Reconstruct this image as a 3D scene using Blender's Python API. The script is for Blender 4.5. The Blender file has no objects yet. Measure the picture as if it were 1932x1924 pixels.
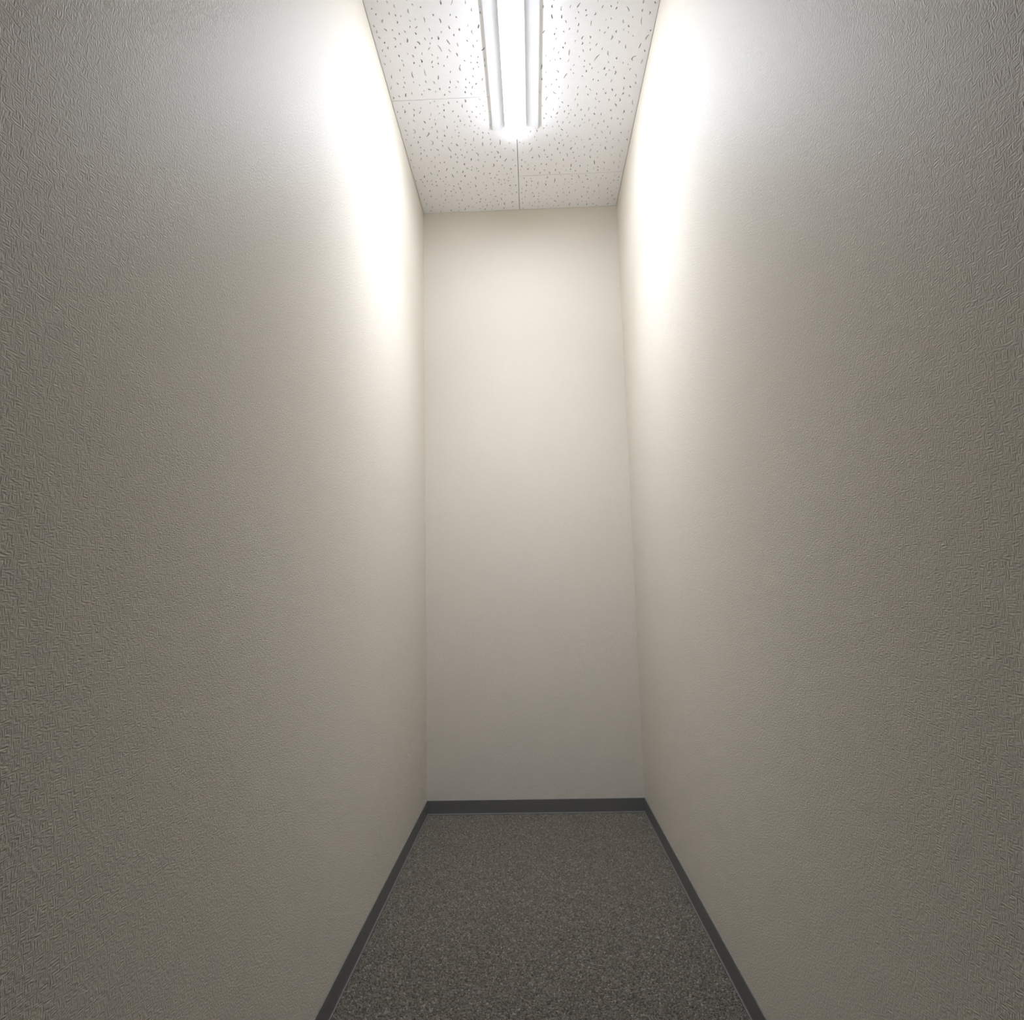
import bpy, bmesh, math, random
import numpy as np
from mathutils import Matrix, Vector
from mathutils.geometry import delaunay_2d_cdt

scene = bpy.context.scene
COL = scene.collection

# ------------------------------------------------------------------ camera
# Room frame: x across the corridor (0 = middle), y along it, z up, metres.
F_PX = 1214.4
cam_data = bpy.data.cameras.new('camera')
cam_data.sensor_fit = 'HORIZONTAL'
cam_data.sensor_width = 36.0
cam_data.lens = F_PX / 1932.0 * 36.0
cam_data.clip_start = 0.02
cam = bpy.data.objects.new('camera', cam_data)
COL.objects.link(cam)
YAW, PITCH, ROLL = 0.0295, 0.1319, -0.0235
cy_, sy_, cp_, sp_ = math.cos(YAW), math.sin(YAW), math.cos(PITCH), math.sin(PITCH)
fwd = Vector((-sy_ * cp_, cy_ * cp_, sp_))
rgt = Vector((cy_, sy_, 0.0))
up = rgt.cross(fwd)
cr_, sr_ = math.cos(ROLL), math.sin(ROLL)
r2 = rgt * cr_ + up * sr_
u2 = up * cr_ - rgt * sr_
m = Matrix((r2, u2, -fwd)).transposed().to_4x4()
m.translation = Vector((0.0144, 0.0, 0.9054))
cam.matrix_world = m
scene.camera = cam

# ------------------------------------------------------------------ world, exposure
world = bpy.data.worlds.new('world')
scene.world = world
world.use_nodes = True
world.node_tree.nodes['Background'].inputs['Color'].default_value = (1.0, 0.97, 0.93, 1)
world.node_tree.nodes['Background'].inputs['Strength'].default_value = 0.003   # dim passage behind the open doorway
scene.view_settings.view_transform = 'Standard'
scene.view_settings.look = 'None'
scene.view_settings.gamma = 1.0
scene.view_settings.use_curve_mapping = False
scene.view_settings.exposure = 0.0
scene.cycles.max_bounces = 6
scene.cycles.diffuse_bounces = 5
scene.cycles.use_denoising = True
scene.cycles.use_adaptive_sampling = True
scene.cycles.adaptive_threshold = 0.08
scene.cycles.adaptive_min_samples = 12
scene.cycles.use_light_tree = False

LAMP_STRENGTH = 107.0
LED_WATTS = 6.8
CAP_STRENGTH = 13.0
LAMP_RGB = (0.915, 0.985, 1.12)
WALL_RGB = (0.690, 0.637, 0.548)

# ------------------------------------------------------------------ dimensions
XL, XR = -0.455, 0.455
Y0, Y1 = 0.22, 2.8265
H = 2.708
TH = 0.10                       # wall thickness

# ------------------------------------------------------------------ helpers
def mesh_obj(name, verts, faces, mat=None, parent=None, smooth=False):
    me = bpy.data.meshes.new(name)
    me.from_pydata([tuple(v) for v in verts], [], faces)
    me.update()
    bm = bmesh.new(); bm.from_mesh(me)
    bmesh.ops.recalc_face_normals(bm, faces=bm.faces)
    bm.to_mesh(me); bm.free()
    if smooth:
        for p in me.polygons: p.use_smooth = True
    if mat: me.materials.append(mat)
    o = bpy.data.objects.new(name, me)
    COL.objects.link(o)
    if parent: o.parent = parent
    return o

def box(name, a, b, mat, parent=None):
    (x0, y0, z0), (x1, y1, z1) = a, b
    v = [(x, y, z) for z in (z0, z1) for y in (y0, y1) for x in (x0, x1)]
    f = [(0, 2, 3, 1), (4, 5, 7, 6), (0, 1, 5, 4), (2, 6, 7, 3), (0, 4, 6, 2), (1, 3, 7, 5)]
    return mesh_obj(name, v, f, mat, parent)

def tag(o, label=None, cat=None, kind=None, group=None):
    if label: o['label'] = label
    if cat: o['category'] = cat
    if kind: o['kind'] = kind
    if group: o['group'] = group
    return o

class NT:
    """small node-tree builder"""
    def __init__(self, name, color, rough, spec=0.5):
        self.mat = bpy.data.materials.new(name)
        self.mat.use_nodes = True
        self.t = self.mat.node_tree
        self.b = self.t.nodes['Principled BSDF']
        self.b.inputs['Base Color'].default_value = (*color, 1)
        self.b.inputs['Roughness'].default_value = rough
        self.b.inputs['Specular IOR Level'].default_value = spec
        self.co = None
    def matte(self):
        self.t.nodes.remove(self.b)
        self.b = self.t.nodes.new('ShaderNodeBsdfDiffuse')
        self.t.links.new(self.b.outputs[0], self.t.nodes['Material Output'].inputs[0])
        return self.b.inputs['Color']
    def node(self, typ, **kw):
        n = self.t.nodes.new(typ)
        for k, v in kw.items(): setattr(n, k, v)
        return n
    def link(self, a, b): self.t.links.new(a, b)
    def coord(self, scale=(1, 1, 1), loc=(0, 0, 0)):
        if self.co is None: self.co = self.node('ShaderNodeTexCoord')
        mp = self.node('ShaderNodeMapping')
        mp.inputs['Scale'].default_value = scale
        mp.inputs['Location'].default_value = loc
        self.link(self.co.outputs['Object'], mp.inputs['Vector'])
        return mp.outputs['Vector']
    def noise(self, vec, scale, detail=2.0, rough=0.5, dist=0.0):
        n = self.node('ShaderNodeTexNoise')
        n.inputs['Scale'].default_value = scale
        n.inputs['Detail'].default_value = detail
        n.inputs['Roughness'].default_value = rough
        n.inputs['Distortion'].default_value = dist
        self.link(vec, n.inputs['Vector'])
        return n.outputs['Fac']
    def noise2(self, vec):
        n = self.node('ShaderNodeTexNoise', noise_dimensions='2D')
        n.inputs['Scale'].default_value = 1.0
        n.inputs['Detail'].default_value = 0.0
        self.link(vec, n.inputs['Vector'])
        return n.outputs['Fac']
    def ramp(self, fac, stops):
        r = self.node('ShaderNodeValToRGB')
        e = r.color_ramp.elements
        while len(e) < len(stops): e.new(0.5)
        for k, (p, c) in enumerate(stops):
            e[k].position = p
            e[k].color = (*c, 1) if not isinstance(c, (int, float)) else (c, c, c, 1)
        self.link(fac, r.inputs['Fac'])
        return r.outputs['Color']
    def math(self, op, a, b):
        n = self.node('ShaderNodeMath', operation=op)
        for k, v in enumerate((a, b)):
            if isinstance(v, (int, float)): n.inputs[k].default_value = v
            else: self.link(v, n.inputs[k])
        return n.outputs[0]
    def mixf(self, f, a, b):
        n = self.node('ShaderNodeMix', data_type='FLOAT')
        self.link(f, n.inputs[0]); self.link(a, n.inputs[2]); self.link(b, n.inputs[3])
        return n.outputs[0]
    def bump(self, height, dist, strength=1.0):
        n = self.node('ShaderNodeBump')
        n.inputs['Strength'].default_value = strength
        n.inputs['Distance'].default_value = dist
        self.link(height, n.inputs['Height'])
        self.link(n.outputs['Normal'], self.b.inputs['Normal'])

# ------------------------------------------------------------------ materials
def make_wallpaper():
    w = NT('embossed_wallpaper', WALL_RGB, 0.55, 0.3)
    # embossed short strokes: patches of upright and of level threads
    sx = w.node('ShaderNodeSeparateXYZ')
    w.link(w.coord(), sx.inputs[0])
    u = w.math('ADD', sx.outputs[0], sx.outputs[1])        # runs along every wall
    def flat(su, sz):
        c = w.node('ShaderNodeCombineXYZ')
        w.link(w.math('MULTIPLY', u, su), c.inputs[0])
        w.link(w.math('MULTIPLY', sx.outputs[2], sz), c.inputs[1])
        return c.outputs[0]
    upright = w.noise2(flat(590.0, 165.0))
    level = w.noise2(flat(165.0, 590.0))
    patch = w.ramp(w.noise2(flat(135.0, 135.0)), [(0.32, 0.0), (0.68, 1.0)])
    h = w.mixf(patch, upright, level)
    h = w.math('ADD', h, w.math('MULTIPLY', w.noise2(flat(900.0, 900.0)), 0.18))
    w.bump(h, 0.00068, 0.9)
    return w.mat

def make_tile_mat():
    w = NT('mineral_ceiling_board', (0.88, 0.88, 0.885), 0.85, 0.2)
    w.link(w.ramp(w.noise(w.coord(), 60.0, 1.0), [(0.3, (0.87, 0.87, 0.875)), (0.7, (0.89, 0.89, 0.895))]), w.matte())
    return w.mat

def make_core_shade():
    # grey board core in the fissures, coloured darker to stand in for pit shade
    w = NT('board_core_shade', (0.40, 0.39, 0.38), 0.95, 0.1)
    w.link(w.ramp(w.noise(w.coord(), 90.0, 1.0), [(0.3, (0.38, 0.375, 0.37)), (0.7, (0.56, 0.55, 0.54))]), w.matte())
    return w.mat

def make_board():
    return NT('ceiling_backing', (0.30, 0.29, 0.27), 0.9, 0.2).mat

def make_carpet(base=False):
    w = NT('carpet_backing' if base else 'carpet_loop', (0.06, 0.055, 0.05), 0.95, 0.1)
    if base:
        n = w.noise(w.coord(), 250.0, 2.0)
        w.link(w.ramp(n, [(0.35, (0.05, 0.045, 0.04)), (0.65, (0.12, 0.11, 0.095))]), w.matte())
        return w.mat
    at = w.node('ShaderNodeAttribute', attribute_name='tuft_tone')
    c = w.ramp(at.outputs['Fac'], [(0.0, (0.092, 0.081, 0.063)), (0.45, (0.150, 0.132, 0.104)),
                                   (0.8, (0.198, 0.177, 0.144)), (1.0, (0.275, 0.251, 0.210))])
    w.link(c, w.matte())
    return w.mat

def make_vinyl():
    w = NT('grey_vinyl_skirting', (0.148, 0.145, 0.138), 0.48, 0.4)
    n = w.noise(w.coord(), 120.0, 3.0)
    w.bump(n, 0.0002, 0.3)
    return w.mat

def make_white_steel():
    w = NT('white_enamelled_steel', (0.72, 0.72, 0.74), 0.4, 0.4)
    n = w.noise(w.coord(), 200.0, 2.0)
    w.bump(n, 0.0001, 0.2)
    return w.mat

def make_diffuser():
    mt = bpy.data.materials.new('lit_diffuser')
    mt.use_nodes = True
    t = mt.node_tree
    b = t.nodes['Principled BSDF']
    b.inputs['Base Color'].default_value = (0.9, 0.9, 0.9, 1)
    b.inputs['Roughness'].default_value = 0.4
    b.inputs['Emission Color'].default_value = (*LAMP_RGB, 1)
    # LEDs face down: the flanks of the cover glow less than its underside
    g = t.nodes.new('ShaderNodeNewGeometry')
    sp = t.nodes.new('ShaderNodeSeparateXYZ')
    t.links.new(g.outputs['Normal'], sp.inputs[0])
    def mth(op, a, v):
        n = t.nodes.new('ShaderNodeMath'); n.operation = op
        t.links.new(a, n.inputs[0]); n.inputs[1].default_value = v
        return n.outputs[0]
    k = mth('POWER', mth('ABSOLUTE', sp.outputs[2], 0.0), 2.0)
    k = mth('ADD', mth('MULTIPLY', k, LAMP_STRENGTH * 0.93), LAMP_STRENGTH * 0.07)
    tc = t.nodes.new('ShaderNodeTexCoord')
    sz = t.nodes.new('ShaderNodeSeparateXYZ')
    t.links.new(tc.outputs['Object'], sz.inputs[0])
    mr = t.nodes.new('ShaderNodeMapRange')                 # opaque side rail next to the housing
    for q, v in enumerate((-0.024, -0.033, 0.03, 1.0)): mr.inputs[q + 1].default_value = v
    t.links.new(sz.outputs[2], mr.inputs[0])
    mm = t.nodes.new('ShaderNodeMath'); mm.operation = 'MULTIPLY'
    t.links.new(k, mm.inputs[0]); t.links.new(mr.outputs[0], mm.inputs[1])
    k = mm.outputs[0]
    t.links.new(k, b.inputs['Emission Strength'])
    return mt

M_WALL = make_wallpaper()
M_TILE = make_tile_mat()
M_CORE_SHADE = make_core_shade()
M_BOARD = make_board()
M_PILE = make_carpet()
M_BACK = make_carpet(True)
M_VINYL = make_vinyl()
M_STEEL = make_white_steel()
M_DIFF = make_diffuser()
_c = NT('milky_plastic_cap', (0.82, 0.82, 0.82), 0.45, 0.4)
_c.b.inputs['Emission Color'].default_value = (*LAMP_RGB, 1)
_c.b.inputs['Emission Strength'].default_value = CAP_STRENGTH
M_CAP = _c.mat

# ------------------------------------------------------------------ walls, floor
ZT = H + 0.03
tag(box('wall_left', (XL - TH, Y0, 0), (XL, Y1 + TH, ZT), M_WALL),
    'left side wall of the narrow room in beige embossed wallpaper', 'wall', 'structure')
tag(box('wall_right', (XR, Y0, 0), (XR + TH, Y1 + TH, ZT), M_WALL),
    'right side wall of the narrow room in beige embossed wallpaper', 'wall', 'structure')
tag(box('wall_back', (XL, Y1, 0), (XR, Y1 + TH, ZT), M_WALL),
    'narrow end wall in beige wallpaper facing the camera', 'wall', 'structure')
floor = tag(box('floor', (XL - TH, Y0, -0.08), (XR + TH, Y1 + TH, 0.0), M_BACK),
            'grey-brown speckled carpet floor of the narrow room', 'floor', 'structure')

# carpet: one small tuft per loop
def carpet_pile():
    rng = np.random.default_rng(5)
    pitch = 0.0044
    ya, yb = 0.45, Y1 - 0.004
    xs = np.arange(XL + 0.004, XR - 0.003, pitch)
    ys = np.arange(ya, yb, pitch)
    gx, gy = np.meshgrid(xs, ys)
    gx = gx + (np.arange(len(ys)) % 2)[:, None] * pitch * 0.5
    n = gx.size
    cx = gx.ravel() + rng.normal(0, 0.0009, n)
    cyy = gy.ravel() + rng.normal(0, 0.0009, n)
    keep = (cx > XL + 0.003) & (cx < XR - 0.003) & (cyy < yb)
    cx, cyy = cx[keep], cyy[keep]
    n = len(cx)
    rad = rng.uniform(0.0024, 0.0034, n)
    hgt = rng.uniform(0.0016, 0.0036, n)
    K = 5
    ang = rng.uniform(0, 6.283, n)[:, None] + np.arange(K)[None, :] * 2 * math.pi / K
    V = np.zeros((n, K * 2 + 1, 3), np.float32)
    V[:, :K, 0] = cx[:, None] + rad[:, None] * np.cos(ang)
    V[:, :K, 1] = cyy[:, None] + rad[:, None] * np.sin(ang)
    V[:, :K, 2] = 0.0
    V[:, K:2 * K, 0] = cx[:, None] + 0.72 * rad[:, None] * np.cos(ang)
    V[:, K:2 * K, 1] = cyy[:, None] + 0.72 * rad[:, None] * np.sin(ang)
    V[:, K:2 * K, 2] = 0.7 * hgt[:, None]
    V[:, 2 * K, 0] = cx + rng.normal(0, 0.0004, n)
    V[:, 2 * K, 1] = cyy + rng.normal(0, 0.0004, n)
    V[:, 2 * K, 2] = hgt
    tri = []
    for k in range(K):
        j = (k + 1) % K
        tri += [(k, j, K + j), (k, K + j, K + k), (K + k, K + j, 2 * K)]
    tri = np.array(tri)
    Fc = (tri[None] + (np.arange(n) * (2 * K + 1))[:, None, None]).reshape(-1, 3)
    me = bpy.data.meshes.new('carpet_pile')
    me.vertices.add(n * (2 * K + 1)); me.vertices.foreach_set('co', V.ravel())
    nf = len(Fc)
    me.loops.add(nf * 3); me.loops.foreach_set('vertex_index', Fc.ravel().astype(np.int32))
    me.polygons.add(nf)
    me.polygons.foreach_set('loop_start', np.arange(0, nf * 3, 3, dtype=np.int32))
    me.polygons.foreach_set('loop_total', np.full(nf, 3, dtype=np.int32))
    me.update()
    tone = np.clip(rng.normal(0.46, 0.24, n), 0, 1)
    at = me.attributes.new('tuft_tone', 'FLOAT', 'POINT')
    at.data.foreach_set('value', np.repeat(tone, 2 * K + 1).astype(np.float32))
    me.validate()
    me.materials.append(M_PILE)
    o = bpy.data.objects.new('carpet_pile', me)
    COL.objects.link(o); o.parent = floor
    o['kind'] = 'stuff'
    o['label'] = 'speckled grey-brown loop pile'
carpet_pile()

# ------------------------------------------------------------------ skirting
PROF = [(0.0, 0.0600), (0.0016, 0.0600), (0.0024, 0.0592), (0.0026, 0.0560), (0.0026, 0.0100),
        (0.0030, 0.0072), (0.0040, 0.0054), (0.0052, 0.0048), (0.0056, 0.0042), (0.0056, 0.0), (0.0, 0.0)]
def skirting(name, p0, p1, nrm, mit0, mit1, label):
    """profile swept from p0 to p1 along the wall; nrm points into the room; mit = 1 mitres that end at 45 degrees"""
    d = (Vector(p1) - Vector(p0)).normalized()
    n = Vector(nrm)
    K = len(PROF)
    vs = []
    for p, s in ((Vector(p0), mit0), (Vector(p1), -mit1)):
        for t, z in PROF:
            vs.append(p + n * t + d * (t * s) + Vector((0, 0, z)))
    fs = [(k, (k + 1) % K, K + (k + 1) % K, K + k) for k in range(K)]
    fs += [tuple(range(K)), tuple(range(2 * K - 1, K - 1, -1))]
    return tag(mesh_obj(name, vs, fs, M_VINYL), label, 'baseboard', 'structure')
skirting('baseboard_left', (XL, Y0, 0), (XL, Y1, 0), (1, 0, 0), 0, 1,
         'dark grey vinyl skirting along the foot of the left wall')
skirting('baseboard_right', (XR, Y0, 0), (XR, Y1, 0), (-1, 0, 0), 0, 1,
         'dark grey vinyl skirting along the foot of the right wall')
skirting('baseboard_back', (XL, Y1, 0), (XR, Y1, 0), (0, -1, 0), 1, 1,
         'dark grey vinyl skirting along the foot of the end wall')

# ------------------------------------------------------------------ ceiling boards with fissures
ceiling = tag(box('ceiling', (XL, Y0, H + 0.0095), (XR, Y1, H + 0.03), M_BOARD),
              'ceiling of white mineral boards flecked with short fissures', 'ceiling', 'structure')

def tile_mesh(wx, wy, seed):
    """board of wx by wy, origin at its lower left corner, face at z = 0, body above; fissures are real pits"""
    rnd = random.Random(seed)
    bev = 0.0017
    n_pits = int(900 * wx * wy)
    pits, spots = [], []
    tries = 0
    while len(pits) < n_pits and tries < n_pits * 40:
        tries += 1
        L = min(0.030, 0.0068 + rnd.expovariate(1 / 0.0068))
        cx = rnd.uniform(0.008, wx - 0.008); cy = rnd.uniform(0.008, wy - 0.008)
        R = L * 0.62 + 0.0035
        if cx < R or cy < R or cx > wx - R or cy > wy - R: continue
        if any((cx - a) ** 2 + (cy - b) ** 2 < (R + c) ** 2 for a, b, c in spots): continue
        spots.append((cx, cy, R))
        wd = rnd.uniform(0.0010, 0.0023) * (0.8 + 12 * min(L, 0.02))
        th = math.pi / 2 + rnd.gauss(0, 0.30)
        bend = rnd.gauss(0, 0.32)
        sp = []
        for q in (-0.5, -0.17, 0.17, 0.5):
            a = th + bend * q * 2
            sp.append((cx + math.cos(a) * q * L, cy + math.sin(a) * q * L, a))
        left, right = [], []
        for k, (x, y, a) in enumerate(sp):
            w = wd * ((0.45, 1.0, 1.0, 0.45)[k]) * rnd.uniform(0.75, 1.25)
            left.append((x - math.sin(a) * w, y + math.cos(a) * w))
            right.append((x + math.sin(a) * w, y - math.cos(a) * w))
        ring = right + left[::-1]
        depth = rnd.choice((0.0009, 0.0016, 0.0026, 0.0032))
        pits.append((ring, (cx, cy), depth))
    pts = [(bev, bev), (wx - bev, bev), (wx - bev, wy - bev), (bev, wy - bev)]
    # a few points along the rim keep the triangles from getting too thin
    rim = []
    def seg(a, b, n):
        return [(a[0] + (b[0] - a[0]) * k / n, a[1] + (b[1] - a[1]) * k / n) for k in range(n)]
    for k in range(4): rim += seg(pts[k], pts[(k + 1) % 4], 10)
    V2 = [Vector(p) for p in rim]
    faces_in = [list(range(len(rim)))]
    for ring, c, dpt in pits:
        s = len(V2)
        V2 += [Vector(p) for p in ring]
        faces_in.append(list(range(s, s + len(ring))))
    vo, eo, fo, ov, oe, of = delaunay_2d_cdt(V2, [], faces_in, 1, 1e-7)
    verts = [(v.x, v.y, 0.0) for v in vo]
    faces = [tuple(f) for f, o in zip(fo, of) if not any(q > 0 for q in o)]
    mp = {}
    for k, o in enumerate(ov):
        for q in o: mp[q] = k
    s = len(rim)
    pit_faces = []
    for ring, c, dpt in pits:
        K = len(ring)
        outer = [mp[s + k] for k in range(K)]
        b = len(verts)
        for x, y in ring:
            verts.append((c[0] + (x - c[0]) * 0.8, c[1] + (y - c[1]) * 0.88, dpt))
        for k in range(K):
            j = (k + 1) % K
            faces.append((outer[k], outer[j], b + j, b + k))
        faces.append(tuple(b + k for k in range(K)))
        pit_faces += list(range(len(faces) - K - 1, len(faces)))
        s += K
    # bevelled rim and sides
    K = len(rim)
    e = []
    for x, y in rim:
        e.append((0.0010 if x <= bev + 1e-9 else wx - 0.0010 if x >= wx - bev - 1e-9 else x,
                  0.0010 if y <= bev + 1e-9 else wy - 0.0010 if y >= wy - bev - 1e-9 else y))
    b1 = len(verts); verts += [(x, y, 0.0022) for x, y in e]
    b2 = len(verts); verts += [(x, y, 0.009) for x, y in e]
    for k in range(K):
        j = (k + 1) % K
        faces.append((mp[k], mp[j], b1 + j, b1 + k))
        faces.append((b1 + k, b1 + j, b2 + j, b2 + k))
    faces.append(tuple(b2 + k for k in range(K)))
    me = bpy.data.meshes.new('ceiling_tile')
    me.from_pydata(verts, [], faces)
    bm = bmesh.new(); bm.from_mesh(me)
    bmesh.ops.recalc_face_normals(bm, faces=bm.faces)
    bm.to_mesh(me); bm.free()
    me.materials.append(M_TILE)
    me.materials.append(M_CORE_SHADE)
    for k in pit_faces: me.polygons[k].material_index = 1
    return me

def put_tile(me, x, y):
    o = bpy.data.objects.new('ceiling_tile', me)
    COL.objects.link(o)
    o.location = (x, y, H)
    o.parent = ceiling
    return o

JL, JR = 2.1248, 2.5797
full_a, full_b = tile_mesh(0.455, 0.91, 11), tile_mesh(0.455, 0.91, 23)
put_tile(full_a, XL, JL - 0.91)
put_tile(tile_mesh(0.455, Y1 - JL, 37), XL, JL)
put_tile(full_b, 0.0, JR - 0.91)
put_tile(tile_mesh(0.455, Y1 - JR, 53), 0.0, JR)
put_tile(full_b, XL, JL - 1.82)
put_tile(full_a, 0.0, JR - 1.82)
put_tile(tile_mesh(0.455, JL - 1.82 - Y0, 71), XL, Y0)
put_tile(tile_mesh(0.455, JR - 1.82 - Y0, 89), 0.0, Y0)

# ------------------------------------------------------------------ ceiling light
LX, LYE, LLEN = -0.0045, 2.287, 0.632
light = bpy.data.objects.new('ceiling_light', None)
COL.objects.link(light)
light.location = (LX, LYE - LLEN / 2, H)
tag(light, 'long white batten ceiling light, switched on, in the middle of the ceiling', 'ceiling light')

def sweep(name, prof, y0, y1, mat, parent, closed=True, smooth=False):
    K = len(prof)
    vs = [(x, y, z) for y in (y0, y1) for x, z in prof]
    fs = [(k, (k + 1) % K, K + (k + 1) % K, K + k) for k in range(K if closed else K - 1)]
    if closed: fs += [tuple(range(K)), tuple(range(2 * K - 1, K - 1, -1))]
    return mesh_obj(name, vs, fs, mat, parent, smooth)

hw = 0.092
housing_prof = [(-hw, 0.0), (-hw, -0.004), (-hw + 0.004, -0.0065), (-0.050, -0.0105), (-0.044, -0.0105), (0.044, -0.0105),
                (0.050, -0.0105), (hw - 0.004, -0.0065), (hw, -0.004), (hw, 0.0)]
sweep('housing', housing_prof, -LLEN / 2, LLEN / 2, M_STEEL, light)

def bar_prof(a, h, n=12):
    pr = []
    for k in range(n + 1):
        t = math.pi * k / n
        c, s = math.cos(t), math.sin(t)
        e = 2 / 2.6
        pr.append((a * math.copysign(abs(c) ** e, c), -0.0106 - h * abs(s) ** e))
    return pr
cap = 0.010
sweep('diffuser', bar_prof(0.041, 0.0365), -LLEN / 2 + cap, LLEN / 2 - cap, M_DIFF, light)
for s in (-1, 1):
    a, b = sorted((s * (LLEN / 2 - cap), s * (LLEN / 2)))
    sweep('end_cap', bar_prof(0.0415, 0.037), a, b, M_CAP, light)

# the lamp's own light: the row of LEDs throws most of its light downwards
ld = bpy.data.lights.new('led_row', 'AREA')
ld.shape = 'RECTANGLE'
ld.size, ld.size_y = 0.07, LLEN - 0.03
ld.energy = LED_WATTS
ld.spread = math.radians(95)
ld.color = LAMP_RGB
lo = bpy.data.objects.new('led_row', ld)
COL.objects.link(lo)
lo.location = (0, 0, -0.0480)
lo.parent = light
